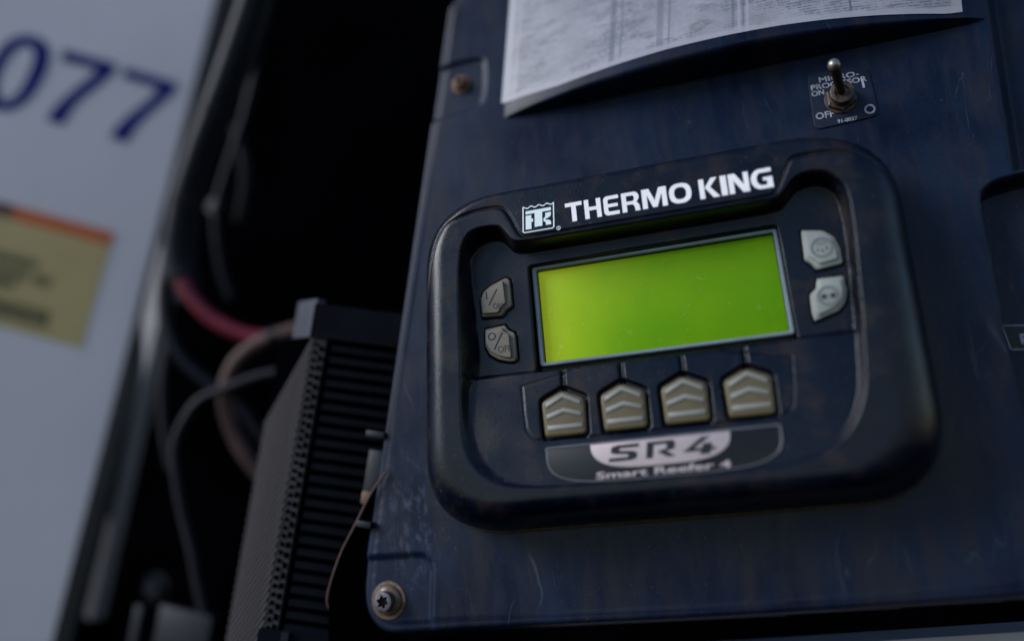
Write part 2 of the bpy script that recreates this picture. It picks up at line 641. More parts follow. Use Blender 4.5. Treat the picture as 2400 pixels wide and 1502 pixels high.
# ------------------------------------------------------------------ height fields
def sdf(poly, X, Y):
    p = np.array(poly, float)
    d2 = np.full(X.shape, 1e18)
    ins = np.zeros(X.shape, bool)
    for i in range(len(p)):
        a, b = p[i], p[(i + 1) % len(p)]
        e = b - a
        px, py = X - a[0], Y - a[1]
        t = np.clip((px * e[0] + py * e[1]) / (e @ e + 1e-12), 0, 1)
        d2 = np.minimum(d2, (px - t * e[0]) ** 2 + (py - t * e[1]) ** 2)
        c = ((a[1] > Y) != (b[1] > Y))
        if a[1] != b[1]:
            ins ^= c & (X < (b[0] - a[0]) * (Y - a[1]) / (b[1] - a[1]) + a[0])
    d = np.sqrt(d2)
    return np.where(ins, -d, d)


def dline(pts, X, Y):
    p = np.array(pts, float)
    d2 = np.full(X.shape, 1e18)
    for a, b in zip(p[:-1], p[1:]):
        e = b - a
        px, py = X - a[0], Y - a[1]
        t = np.clip((px * e[0] + py * e[1]) / (e @ e + 1e-12), 0, 1)
        d2 = np.minimum(d2, (px - t * e[0]) ** 2 + (py - t * e[1]) ** 2)
    return np.sqrt(d2)


def ss(t):
    t = np.clip(t, 0, 1)
    return t * t * (3 - 2 * t)


def field(name, us, vs, H, keep, mat, parent):
    """a height field as one mesh"""
    nu, nv = len(us), len(vs)
    org = root_of(parent).location
    U, V = np.meshgrid(us, vs)
    co = np.stack([U / 1000 - org.x, -H / 1000 - org.y, V / 1000 + HEIGHT - org.z], -1).reshape(-1, 3)
    i = np.arange(nu * nv).reshape(nv, nu)
    q = np.stack([i[:-1, :-1], i[:-1, 1:], i[1:, 1:], i[1:, :-1]], -1).reshape(-1, 4)
    kq = keep.reshape(-1)[q].any(1)
    q = q[kq]
    used = np.unique(q)
    remap = np.full(nu * nv, -1)
    remap[used] = np.arange(len(used))
    q = remap[q]
    co = co[used]
    me = bpy.data.meshes.new(name)
    me.vertices.add(len(co))
    me.vertices.foreach_set('co', co.astype(np.float32).ravel())
    me.loops.add(q.size)
    me.loops.foreach_set('vertex_index', q.astype(np.int32).ravel())
    me.polygons.add(len(q))
    me.polygons.foreach_set('loop_start', np.arange(0, q.size, 4, dtype=np.int32))
    me.polygons.foreach_set('loop_total', np.full(len(q), 4, np.int32))
    me.update(calc_edges=True)
    me.validate()
    me.materials.append(mat)
    me.shade_smooth()
    o = bpy.data.objects.new(name, me)
    COL.objects.link(o)
    o.parent = parent
    return o


# ------------------------------------------------------------------ the equipment cover
cover = thing('equipment_cover', 'faded navy moulded cover of the refrigeration unit with a bulging hood at the top', 'cover', (80, -150, 0))
LEFT = [(-26 + 0.209 * (v - 204), v) for v in (260, 100, 0, -60, -116)]
OUT = LEFT + [(-93.6, -122), (-95.2, -133), (-94.3, -143), (-90, -151.5), (-82, -157), (-70, -157.5), (-50, -156.8),
              (0, -156.5), (100, -156.5), (215, -154), (330, -151), (330, 260)]
POCK1 = [(-110, -116.2), (-72, -116.2), (-58, -116), (-53, -119.5), (-52.3, -127), (-54, -142), (-55.5, -165), (-110, -165)]
POCK2 = [(-60, 157), (-16, 161), (-5, 160), (-3.5, 154), (-6, 132), (-12, 128), (-60, 124)]
LATCH = [(231.9, 28), (236, 32.5), (243, 35.0), (260, 36.5), (335, 38), (335, -110), (229.5, -110), (229, -62), (229, -39), (230.3, -16), (231, 5)]
us = np.arange(-100, 318, 1.0)
vs = np.arange(-162, 232, 1.0)
X, Y = np.meshgrid(us, vs)
d = -sdf(chaikin(OUT, 2), X, Y)
H = -26 + 26 * (1 - (1 - np.clip(d / 5.5, 0, 1)) ** 2.6) ** (1 / 2.6)
H = np.where(d <= 0, -26 + np.clip(d, -3, 0) * 2, H)
H -= 1.1 * np.exp(-((d - 5.8) / 0.9) ** 2) * 0.25                      # edge bead
H -= 2.2 * ss((1.2 - sdf(chaikin(POCK1, 2), X, Y)) / 3.2) * (d > 0)
H -= 2.0 * ss((1.2 - sdf(chaikin(POCK2, 2), X, Y)) / 3.2) * (d > 0)
H -= 15.0 * ss(-sdf(chaikin(LATCH, 1), X, Y) / 3.0)
# the right-hand shoulder falls back beyond the hood
sh = X - (252.5 + 0.075 * (Y - 113))
H -= np.where(Y > 37, 14 * ss(sh / 11.0), 0)
H += 0.5 * np.sin(X / 61.0) * np.sin(Y / 47.0 + 1) * (d > 8)             # slight warp of the moulding
field('cover_plate', us, vs, H, d > -2.0, M['cover'], cover)


# hood: bulges out of the cover towards its lower lip, open underneath
def hood_lip(s):
    return 5 + 248 * s


def hood_h(s):
    return 21.5 * max(0.0, math.sin(math.pi * min(max(s, 0), 1))) ** 0.8


def hood_v(s):
    return 119.6 - 0.8 * s + 0.8 * math.sin(math.pi * s)


def hood_w(u, v):
    """surface of the hood above its lip"""
    s = (u - 0.12 * (v - 119) - 5) / 248
    h = hood_h(s)
    k = max(0.0, 1 - (v - hood_v(s)) / 165)
    return h * k


verts, faces = [], []
NS, rows = 64, []
for i in range(NS + 1):
    s = i / NS
    u, h, vl = hood_lip(s), hood_h(s), hood_v(s)
    col = []
    rr = 3.6 * (h / 21.0)
    col.append((u, 117.2 - 1.5 * s, -0.6))
    col.append((u, vl - 1.25, max(h - rr * 1.1, -.5)))
    for k in range(5):                       # rounded lip
        t = rad(90 * k / 4)
        col.append((u, vl - 1.2 + rr * (1 - math.cos(t)), h - rr + rr * math.sin(t)))
    for v in (126, 131, 138, 146, 158, 175, 195, 218, 232):
        uu = u + 0.12 * (v - 119)
        col.append((uu, v, hood_w(uu, v) + 0.25))
    rows.append(col)
nc = len(rows[0])
for c in rows:
    verts += c
for i in range(NS):
    for k in range(nc - 1):
        faces.append((i * nc + k, (i + 1) * nc + k, (i + 1) * nc + k + 1, i * nc + k + 1))
mesh('hood', verts, faces, M['cover'], cover, angle=55)

# the instruction sheet stuck on the hood
def sheet_bottom(a):
    pts = [(0, 127.6), (0.03, 126.6), (.15, 124.9), (.28, 126.2), (.4, 126.9), (.53, 126.6), (.64, 126.0), (.73, 125.0), (.82, 123.6), (.9, 122.0), (.97, 120.4), (1, 121.0)]
    for (x0, y0), (x1, y1) in zip(pts[:-1], pts[1:]):
        if a <= x1:
            return y0 + (y1 - y0) * (a - x0) / (x1 - x0)
    return pts[-1][1]


verts, faces, uvs = [], [], []
NA, NB = 80, 12
for i in range(NA + 1):
    a = i / NA
    for k in range(NB + 1):
        vb = sheet_bottom(a)
        v = vb + (230 - vb) * k / NB
        ul, ur = 4.0 + 0.16 * (v - 127), 242.0 + 0.115 * (v - 121)
        u = ul + (ur - ul) * a
        verts.append((u, v, hood_w(u, v) + 0.55))
        uvs.append((a * 240, v))
for i in range(NA):
    for k in range(NB):
        p = i * (NB + 1) + k
        faces.append((p, p + NB + 1, p + NB + 2, p + 1))
sh_ob = mesh('instruction_sheet', verts, faces, M['sheet'], cover)
sh_ob['label'] = 'sun bleached printed sheet stuck on the hood'
uvl = sh_ob.data.uv_layers.new(name='UVMap')
for lp in sh_ob.data.loops:
    uvl.data[lp.index].uv = uvs[lp.vertex_index]
uvm = sh_ob.data.uv_layers.new(name='Margin')
for lp in sh_ob.data.loops:
    x, y = uvs[lp.vertex_index]
    uvm.data[lp.index].uv = (min(x, 240 - x), y - sheet_bottom(x / 240))

# name tag deep in the latch recess at the right
tag_ob = thing('recess_tag', 'small black tag with a pale border in the recess at the right edge', 'tag', (240, -37, -15))
pt = [(233.2, -32.5), (256, -35.5), (256, -47.5), (234.4, -44.5)]
prism('tag_plate', roundpoly(pt, 1.0), -15.5, -14.2, M['black'], tag_ob, 0.3)
i1, i2 = roundpoly(pt, 1.0), roundpoly(offset(pt, -0.55), .8)
lay('tag_border', flat([i1, i2]), (0, 0), (1, 0), (0, 1), -14.2, M['fadeprint'], tag_ob, 0.15)
lay_text('tag_letter', 'P', 239.6, -42.4, 4.6, M['fadeprint'], tag_ob, -14.2, bold=0.03)


# ------------------------------------------------------------------ flange bolts
def bolt(at, label, scale=1.0, mats=('flange', 'head'), rot=0.3):
    t = thing('flange_bolt', label, 'bolt', at, 'bolts holding the cover')
    u, v, w = at
    k = scale
    lathe('washer', at, [(8.4 * k, 0), (8.5 * k, .6), (8.2 * k, 1.2), (6.9 * k, 1.35), (6.7 * k, 1.2)], M[mats[0]], t)
    lathe('flange', (u - .15, v + .1, w + 1.1), [(6.5 * k, 0), (6.5 * k, .9), (6.0 * k, 1.5), (4.6 * k, 2.2), (3.6 * k, 2.3)], M[mats[0]], t)
    # head with a star socket
    n = 48
    verts, faces = [], []
    for r, h in ((4.3, 2.0), (4.35, 6.6), (4.1, 7.2), (3.75, 7.35)):
        for i in range(n):
            a = 2 * math.pi * i / n
            verts.append((u + r * k * math.cos(a), v + r * k * math.sin(a), w + h * k))
    for h, f in ((7.35, 1.0), (7.1, .95), (4.6, .88)):
        for i in range(n):
            a = 2 * math.pi * i / n
            r = (2.35 + 0.50 * math.cos(6 * (a + rot))) * f
            verts.append((u + r * k * math.cos(a), v + r * k * math.sin(a), w + h * k))
    for q in range(5):
        for i in range(n):
            j = (i + 1) % n
            faces.append((q * n + i, q * n + j, (q + 1) * n + j, (q + 1) * n + i))
    mesh('head', verts, faces, M[mats[1]], t, angle=35)
    verts, faces = [], []
    for h, f in ((6.9, .93), (4.5, .86)):
        for i in range(n):
            a = 2 * math.pi * i / n
            r = (2.35 + 0.50 * math.cos(6 * (a + rot))) * f
            verts.append((u + r * k * math.cos(a), v + r * k * math.sin(a), w + h * k))
    for i in range(n):
        j = (i + 1) % n
        faces.append((i, j, n + j, n + i))
    faces.append(tuple(range(n, 2 * n)))
    mesh('socket', verts, faces, M['socket'], t, angle=35)
    return t


bolt((-78.2, -138.4, -2.2), 'worn star socket bolt with rusty washer at the lower left corner of the cover', 1.15)
bolt((-19.6, 146.2, -2.0), 'dark orange rusted bolt beside the instruction sheet near the top of the cover', 0.72, ('allrust', 'allrust'))


# ------------------------------------------------------------------ toggle switch
tg = thing('toggle_switch', 'metal toggle switch with a thin lever flipped up on a small printed plate', 'switch', (181, 88, 0))
pl = prism('legend_plate', roundpoly([(167.2, 107.5), (196.3, 104.8), (196.8, 77.0), (166.0, 75.6)], 4.0), 0.0, 0.9, M['plate'], tg, 0.4)
lay_text('legend_text', 'MICRO-', 172.3, 104.0 - 3.2, 2.8, M['fadeprint'], pl, 0.9, width=19, rise=-.03, bold=.012)
lay_text('legend_text', 'PROCESSOR', 167.9, 100.6 - 3.2, 2.8, M['fadeprint'], pl, 0.9, width=26.5, rise=-.03, bold=.012)
lay_text('legend_text', 'ON', 167.6, 93.9, 2.8, M['fadeprint'], pl, 0.9, width=6.0, bold=.012)
lay_text('legend_text', 'OFF', 167.6, 81.0, 3.4, M['fadeprint'], pl, 0.9, width=8.8, bold=.012)
lay_text('legend_text', '91-0037', 177.2, 76.9, 1.9, M['fadeprint'], pl, 0.9, width=9.4, bold=.01)
ring = [(193.0 + 2.6 * math.cos(t), 81.2 + 2.6 * math.sin(t)) for t in np.linspace(0, 2 * math.pi, 33)[:-1]]
lay('off_mark', flat([ring, [(193.0 + (x - 193.0) * .66, 81.2 + (y - 81.2) * .66) for x, y in ring]]), (0, 0), (1, 0), (0, 1), .9, M['fadeprint'], pl)
lay('on_mark', flat([[(191.8, 93.2), (192.8, 93.2), (192.8, 98.0), (191.8, 98.0)]]), (0, 0), (1, 0), (0, 1), .9, M['fadeprint'], pl)
TC = (180.4, 89.3)
lathe('lock_washer', (*TC, .9), [(7.7, 0), (7.7, 1.0), (7.3, 1.2), (5, 1.2)], M['brass'], tg)
lathe('nut', (*TC, 2.0), [(6.9, 0), (7.5, .5), (7.5, 2.6), (6.7, 3.2), (5, 3.2)], M['brass'], tg, sides=6)
lathe('bushing', (*TC, 5.0), [(5.9, 0), (5.9, .5), (5.5, .9), (5.9, 1.3), (5.9, 1.8), (5.5, 2.2), (5.9, 2.6), (5.7, 4.4), (5.0, 4.8), (3.6, 4.7), (3.3, 3.4)], M['brass'], tg)
b0, b1 = Vector((180.2, 89.8, 8.0)), Vector((174.4, 93.6, 33.0))
dr = (b1 - b0)
pr = [(1.9, 0), (2.1, 4), (2.3, 12), (2.75, dr.length - 4.6), (2.9, dr.length - 2.8)]
lv = lathe('lever', b0, pr, M['brass'], tg, 20, dr)
L0 = dr.length - 2.8
lathe('lever_tip', b0, [(2.9, L0), (2.8, L0 + 1.1), (2.3, L0 + 2.1), (1.4, L0 + 2.8), (.3, L0 + 3.05)], M['tip'], lv, 20, dr)


# ------------------------------------------------------------------ the controller
ctl = thing('temperature_controller', 'black wall mounted temperature controller with a blank green display and four taupe arrow keys', 'controller', (72, -108, 0))
BASE = roundpoly([(-39, 62), (-48, -108), (194, -108), (197, 62)], 40, 14)
FACE = roundpoly([(-21.5, 54), (-28, -93.5), (170, -93.5), (173, 54)], 30, 12)
BI = [(-13.7, 30.9), (-9.5, 38.2), (-4.4, 40.0), (1.2, 40.1), (5.6, 39.8), (8.7, 38.8), (10.9, 36.0), (12.9, 32.2), (15.2, 29.9), (19.5, 29.2), (75, 29.2),
      (135, 29.2), (139.4, 29.8), (142.2, 31.9), (144.6, 35.2), (148.5, 38.4), (153.5, 39.6), (160.4, 39.0), (165.1, 35.7), (168.6, 29.4), (169.4, 22), (168.4, 4.8),
      (164.6, -37.7), (162.2, -58), (159.6, -66.6), (155.5, -74.7), (149.7, -81.2), (141.4, -86.5), (129.5, -90.0), (108.5, -90.8), (53.4, -91.0), (8, -90.4),
      (-1, -88.4), (-7.2, -85.6), (-13.3, -80.2), (-17.7, -72.8), (-19.4, -63.8), (-19.0, -48.2), (-18.4, -39.2), (-17.6, -13.8), (-15.9, 16.5)]
FP = [(-13.2, 27.6), (-10.3, 32.0), (-7.1, 34.3), (-1.2, 36.1), (4.5, 35.4), (7.4, 32.6), (9.6, 29.4), (12.6, 27.2), (17.5, 26.6), (75, 26.6), (136, 26.6),
      (140.5, 27.2), (143.9, 29.6), (146.6, 33.2), (150.5, 35.9), (156.8, 36.8), (162.5, 34.6), (166.6, 29.2), (167.0, 8.5), (164.0, -28), (161.8, -40),
      (159.6, -58), (156.4, -67.6), (150.6, -77), (143.0, -83.2), (130.2, -88.6), (108.8, -90.2), (52.8, -90.6), (6, -88.6), (-6.4, -79.6), (-11.7, -70.3),
      (-14.6, -60.1), (-15.3, -48.0), (-14.5, -38.5), (-9.8, -32.7), (-11.2, -4)]
SEAM = [(-43, -60), (-40, -20), (-35, 8), (-29.5, 31), (-23.0, 42.7), (-18.6, 45.6), (-6.1, 48.9), (6.0, 49.2), (10.6, 47.5), (13.7, 41.7), (16.6, 33.9), (19.2, 31.0), (27.8, 30.5), (72.7, 30.5), (134.0, 30.4),
        (137.5, 30.9), (139.6, 33.0), (145.7, 44.2), (147.5, 46.7), (151.6, 47.7), (168.5, 46.9), (178.9, 43.4), (186, 36)]
SEAM = chaikin(SEAM, 2, False)
KEYS = [30.7, 58.7, 86.5, 114.4]
PAD = [(10.8, -35.2), (11.6, -61), (13.3, -65.4), (17, -69.0), (124.5, -69.0), (129.7, -67.3), (132.6, -63.0), (135.2, -36)]


def FLOOR(u, v):
    return 32.3 + (-36 - v) * 0.1135 if v < -36 else 32.3


us = np.arange(-56, 199.5, 0.5)
vs = np.arange(-113, 67, 0.5)
X, Y = np.meshgrid(us, vs)
db, df = -sdf(BASE, X, Y), sdf(FACE, X, Y)
t = np.clip(db / (np.maximum(db, 0) + np.maximum(df, 0) + 1e-6), 0, 1)
H = 40 * (1 - (1 - t) ** 2.3) ** (1 / 2.3)
# title strip behind the front bezel, and the seam between them
title = sdf(SEAM + [(190, 70), (-70, 70), (-70, -60)], X, Y)
H -= 0.9 * ss((0.2 - title) / 0.8) * (H > 6)
fade = ss((H - 10) / 15)
H -= 1.5 * np.exp(-(dline(SEAM, X, Y) / 0.72) ** 2) * fade
# recess
dbi, dfp = -sdf(chaikin(BI, 2), X, Y), sdf(chaikin(FP, 2), X, Y)
s = np.clip(dbi / (np.maximum(dbi, 0) + np.maximum(dfp, 0) + 1e-6), 0, 1)
lower = 32.3 + np.maximum(-36 - Y, 0) * 0.1135
upper = np.full_like(X, 26.0)
OPEN = roundpoly([(17.2, 20.2), (138.3, 20.9), (139.0, -36), (17.0, -36)], 2.4)
upper -= 9.0 * ss((-sdf(OPEN, X, Y) + .2) / 0.9)
rs = ss((-33.0 - Y) / 2.8)
inpad = ss(-sdf(chaikin(PAD, 1), X, Y) / 0.5)
lower += 0.35 * inpad - 0.45 * np.exp(-(np.abs(sdf(chaikin(PAD, 1), X, Y)) / 0.42) ** 2)
for ku in KEYS:
    hexp = roundpoly([(ku - .1, -43.2), (ku + 11.6, -49.0), (ku + 11.2, -68.6), (ku - 11.4, -68.6), (ku - 11.9, -49.0)], 2.2)
    lower -= 3.2 * ss((-sdf(hexp, X, Y) + .3) / 0.8)
    ch = np.abs(X - (ku + 0.4))
    lower -= 1.7 * ss((1.55 - ch) / 1.1) * (Y > -46)
flo = upper + (lower - upper) * rs
SIDE = {
    'on': [(-8.2, -3.3), (-8.6, 6.0), (-6.6, 10.0), (-2.6, 12.6), (5.8, 15.4), (7.5, 14.2), (7.6, 0.5), (4.3, -1.2), (2.2, -3.9)],
    'off': [(-7.2, -9.6), (3.4, -9.0), (4.6, -11.6), (8.0, -13.6), (8.0, -26.4), (6.8, -27.8), (3.6, -27.4), (-1.0, -26.0), (-5.4, -23.0), (-7.7, -18.5)],
    'defrost': [(148.2, 15.7), (157.2, 14.0), (161.6, 10.2), (163.2, 4.4), (163.2, -2.6), (152.2, -3.8), (150.2, -.6), (147.6, 1.6)],
    'select': [(151.2, -8.2), (162.4, -8.6), (162.8, -15.8), (161.2, -20.8), (158, -24), (147.4, -27.3), (146.8, -23), (147.3, -14.9), (150.3, -12.6)],
}
CAP = {
    'on': [(-7.0, -2.1), (-7.4, 5.6), (-5.7, 9.0), (-2.2, 11.2), (4.7, 13.4), (5.1, 1.7), (2.6, 0.3), (0.9, -2.7)],
    'off': [(-6.3, -10.9), (2.2, -10.3), (3.1, -12.7), (5.6, -14.3), (5.9, -26.2), (3.4, -25.8), (-.5, -24.4), (-4.4, -21.6), (-6.6, -17.6)],
    'defrost': [(149.3, 14.5), (156.6, 12.9), (160.0, 9.7), (161.3, 4.4), (161.3, -0.6), (153.2, -1.8), (151.6, .4), (149.0, 2.4)],
    'select': [(152.4, -9.2), (160.8, -9.6), (161.1, -15.4), (159.6, -19.8), (156.6, -22.4), (148.7, -25.3), (148.2, -22.6), (148.6, -15.4), (151.2, -13.6)],
}
for q in SIDE.values():
    flo -= 1.6 * ss((0.9 - sdf(q, X, Y)) / 0.7)
sb = s * s * (3 - 2 * s)
H = np.where(dbi > 0, H + (flo - H) * sb, H)
H = np.where(db <= 0, -2.0, H)
field('housing', us, vs, H, db > -1.5, M['house'], ctl)
prism('gasket', offset(BASE, 1.6), -0.5, 1.6, M['gasket'], ctl, 0.5)

# display: rim, screen
ro, ri = roundpoly([(18.3, 20.0), (138.2, 20.3), (138.6, -31.2), (18.4, -31.2)], 1.8), roundpoly([(20.7, 18.3), (136.2, 18.5), (136.5, -29.4), (20.7, -29.4)], 1.0)
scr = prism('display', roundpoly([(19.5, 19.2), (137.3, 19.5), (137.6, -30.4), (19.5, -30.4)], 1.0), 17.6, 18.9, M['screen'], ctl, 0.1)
verts, faces = [], []
N = len(ro)
for q, w in ((ro, 16.5), (ro, 22.6), (offset(ro, -.5), 23.0), (offset(ri, .55), 22.9), (ri, 22.3)):
    verts += [(a, b, w) for a, b in q]
for k in range(4):
    for i in range(N):
        j = (i + 1) % N
        faces.append((k * N + i, k * N + j, (k + 1) * N + j, (k + 1) * N + i))
mesh('display_rim', verts, faces, M['rim'], scr, angle=35)

verts, faces = [], []
for q, w in ((offset(ri, .4), 22.2), (ri, 22.25), (offset(ri, -.15), 18.8)):
    verts += [(a, b, w) for a, b in q]
for k in range(2):
    for i in range(N):
        j = (i + 1) % N
        faces.append((k * N + i, k * N + j, (k + 1) * N + j, (k + 1) * N + i))
mesh('display_mask', verts, faces, M['black'], scr, angle=35)

# soft keys: the first one built, the others copied
KEY = roundpoly([(0, 0), (10.3, -4.5), (9.9, -21.2), (-9.9, -21.2), (-10.3, -4.5)], 2.3)


def bar(pts, wd):
    p = np.array(pts, float)
    up = [(x, y + wd / 2) for x, y in p]
    dn = [(x, y - wd / 2) for x, y in p][::-1]
    return up + dn


k0 = KEYS[0]
key = prism('soft_key', [(k0 + x, -46.2 + y) for x, y in KEY], 31.5, 36.3, M['key'], ctl, 1.3, 4, dome=0.12)
marks = []
for pts in ([(-8.2, -6.6), (0, -2.6), (8.2, -6.6)], [(-8.2, -11.9), (0, -9.4), (8.2, -11.9)], [(-8.2, -17.0), (0, -17.0), (8.2, -17.0)]):
    marks.append(prism('key_mark', [(k0 + x, -46.2 + y) for x, y in bar(pts, 2.1)], 36.0, 36.95, M['chev'], key, 0.3, 2))
for ku in KEYS[1:]:
    c = copy_part(key, ctl, (ku - k0, 0, 0))
    for q in marks:
        x = q.copy()
        COL.objects.link(x)
        x.parent = c


# side keys
def side_key(name, which, mat, label, rise=2.2):
    b = prism(name, roundpoly(SIDE[which], .9, 3), 23.8, 27.9, M[mat], ctl, 0.55)
    b['label'] = label
    prism('key_cap', roundpoly(CAP[which], .7, 3), 27.4, 27.9 + rise, M[mat], b, 0.35)
    return b


kt = 30.1
b = side_key('power_key', 'on', 'keyside', 'upper grey key marked ON')
lay_text('key_text', 'I', -4.7, 4.9, 4.0, M['ink'], b, kt, bold=.008)
lay('key_text', flat([[(-3.7, 1.8), (-3.1, 1.6), (1.5, 9.3), (0.9, 9.5)]]), (0, 0), (1, 0), (0, 1), kt, M['ink'], b)
lay_text('key_text', 'ON', -1.4, -0.6, 2.9, M['ink'], b, kt, width=4.9)
b = side_key('power_key', 'off', 'keyside', 'lower grey key marked OFF')
lay_text('key_text', 'O', -5.2, -16.3, 3.9, M['ink'], b, kt, bold=.008)
lay('key_text', flat([[(-2.7, -21.0), (-2.0, -21.2), (2.7, -13.2), (2.0, -13.0)]]), (0, 0), (1, 0), (0, 1), kt, M['ink'], b)
lay_text('key_text', 'OFF', -0.5, -23.0, 3.3, M['ink'], b, kt, width=6.8)
b = side_key('function_key', 'defrost', 'keypale', 'upper pale key with a ring and droplet symbol', 1.2)


def circ(cx, cy, r, n=40):
    return [(cx + r * math.cos(2 * math.pi * i / n), cy + r * math.sin(2 * math.pi * i / n)) for i in range(n)]


kt = 29.1
cx, cy = 155.5, 5.6
lay('ring_symbol', flat([circ(cx, cy, 4.9), circ(cx, cy, 3.75)]), (0, 0), (1, 0), (0, 1), kt, M['ink2'], b, .08)
for dx in (-2, -1, 0, 1, 2):
    lay('bar_symbol', flat([[(cx + dx - .22, cy + .9), (cx + dx + .22, cy + .9), (cx + dx + .22, cy + 3.4 - abs(dx) * .3), (cx + dx - .22, cy + 3.4 - abs(dx) * .3)]]), (0, 0), (1, 0), (0, 1), kt, M['ink2'], b, .08)
for dx, dy in ((-2, -.9), (0, -1.5), (2, -.6)):
    lay('drop_symbol', flat([circ(cx + dx, cy + dy, .55, 16)]), (0, 0), (1, 0), (0, 1), kt, M['ink'], b, .08)
b = side_key('function_key', 'select', 'keypale', 'lower pale key with a ring and two dots', 1.2)
cx, cy = 154.6, -17.2
lay('ring_symbol', flat([circ(cx, cy, 4.7), circ(cx, cy, 3.6)]), (0, 0), (1, 0), (0, 1), kt, M['ink2'], b, .08)
lay('bar_symbol', flat([[(cx - 1.9, cy - .25), (cx + 1.9, cy - .25), (cx + 1.9, cy + .25), (cx - 1.9, cy + .25)]]), (0, 0), (1, 0), (0, 1), kt, M['ink2'], b, .08)
for dx in (-1.95, 1.95):
    lay('dot_symbol', flat([circ(cx + dx, cy, 1.2, 24)]), (0, 0), (1, 0), (0, 1), kt, M['ink'], b, .1)

# badge under the keys
BW = lambda u, v: FLOOR(u, v)
arc = []
for i in range(29):
    t = math.pi + math.pi * i / 28
    arc.append((73.0 + 51.9 * math.copysign(abs(math.cos(t)) ** 0.5, math.cos(t)), -72.4 + 17.4 * math.copysign(abs(math.sin(t)) ** 0.5, math.sin(t))))
badge = prism('badge', arc, -1.0, 0.55, M['badge'], ctl, 0.4, surf=BW)
edge = [(u, v, BW(u, v) + .45) for u, v in arc]
tube('badge_edge', edge, .32, M['chrome'], badge, 8)
tube('badge_edge', [(u, v, w + .1) for u, v, w in (edge[0], (73, -72.4, BW(73, -72.4) + .45), edge[-1])], .48, M['chrome'], badge, 8)
tabp = []
for i in range(25):
    t = math.pi + math.pi * i / 24
    tabp.append((72.8 + 31.0 * math.copysign(abs(math.cos(t)) ** 0.60, math.cos(t)), -72.9 + 11.8 * math.copysign(abs(math.sin(t)) ** 0.75, math.sin(t))))
tab = prism('silver_tab', tabp, 0.3, 0.95, M['silver'], badge, 0.25, surf=BW)

# SR4: wide slanted strokes
SR4 = {
    'S': [[(0, 0), (.80, 0), (1.0, .12), (1.0, .45), (.82, .58), (.36, .64), (.36, .78), (1.04, .78), (1.06, 1), (.26, 1), (.06, .90), (.04, .56), (.22, .45), (.68, .38), (.68, .22), (.0, .22)]],
    'R': [[(0, 0), (.26, 0), (.26, .80), (.74, .80), (.74, .52), (.44, .40), (.44, .32), (.80, 0), (1.12, 0), (.74, .36), (1.04, .46), (1.04, .90), (.94, 1), (0, 1)]],
    '4': [[(.0, .16), (.58, 1), (.86, 1), (.34, .34), (.60, .34), (.64, .60), (.92, .60), (.92, .34), (1.08, .34), (1.0, .16), (.90, .16), (.88, -.06), (.56, -.06), (.58, .16)]],
}
for ch, u0, wd_ in (('S', 49.6, 12.6), ('R', 66.3, 12.0), ('4', 82.4, 13.6)):
    pts = [[(x * wd_ + y * 7.2 * .16, y * 7.2) for x, y in lp] for lp in SR4[ch]]
    lay('badge_letter', flat(pts), (u0, -81.4), (1, 0), (0, 1), .95, M['black'], tab, .12, BW)
lay_text('badge_text', 'Smart Reefer 4', 43.2, -88.4, 3.0, M['silver'], badge, .55, width=59, surf=BW, shear=.12, bold=.02)


# brand lettering on the title strip: outlines in a unit cell, one part for each letter
def arcpts(cx, cy, rx, ry, a0, a1, n=8):
    return [(cx + rx * math.cos(rad(a0 + (a1 - a0) * i / n)), cy + ry * math.sin(rad(a0 + (a1 - a0) * i / n))) for i in range(n + 1)]


def squ(cx, cy, rx, ry, e, n=48):
    out = []
    for i in range(n):
        t = 2 * math.pi * i / n
        c, s_ = math.cos(t), math.sin(t)
        out.append((cx + rx * math.copysign(abs(c) ** e, c), cy + ry * math.copysign(abs(s_) ** e, s_)))
    return out


GL = {
    'T': [[(.36, 0), (.64, 0), (.64, .80), (1, .80), (1, 1), (0, 1), (0, .80), (.36, .80)]],
    'H': [[(0, 0), (.27, 0), (.27, .42), (.73, .42), (.73, 0), (1, 0), (1, 1), (.73, 1), (.73, .60), (.27, .60), (.27, 1), (0, 1)]],
    'E': [[(1, 0), (1, .18), (.36, .18)] + [(.28, .24), (.28, .41), (.92, .41), (.92, .58), (.28, .58), (.28, .76), (.36, .82), (1, .82), (1, 1)] + arcpts(.26, .80, .26, .20, 90, 180, 5) + arcpts(.26, .20, .26, .20, 180, 270, 5)],
    'R': [[(0, 0), (.26, 0), (.26, .36), (.58, .36), (.66, .30), (.70, .20), (.72, 0), (1, 0), (.97, .26), (.91, .38), (.82, .45)] + arcpts(.70, .73, .28, .27, -55, 90, 8) + [(0, 1)],
          [(.26, .53), (.26, .82), (.62, .82), (.69, .78), (.70, .68), (.69, .58), (.62, .53)]],
    'M': [[(0, 0), (.20, 0), (.20, .70), (.41, .02), (.59, .02), (.80, .70), (.80, 0), (1, 0), (1, 1), (.70, 1), (.50, .38), (.30, 1), (0, 1)]],
    'O': [squ(.5, .5, .5, .51, .80), squ(.5, .5, .27, .31, .82)],
    'K': [[(0, 0), (.26, 0), (.26, 1), (0, 1)], [(.28, .55), (.68, 0), (1.0, 0), (.56, .55), (.95, 1), (.64, 1)]],
    'I': [[(0, 0), (1, 0), (1, 1), (0, 1)]],
    'N': [[(0, 0), (.26, 0), (.26, .64), (.68, 0), (1, 0), (1, 1), (.75, 1), (.75, .38), (.34, 1), (0, 1)]],
    'G': [[(.98, .80), (.98, 1), (.44, 1)] + arcpts(.44, .50, .44, .50, 100, 260, 14) + [(.44, 0), (1, 0), (1, .56), (.56, .56), (.56, .40), (.74, .40), (.74, .18), (.50, .18)] + arcpts(.50, .50, .23, .32, 265, 95, 10) + [(.50, .80)]],
}
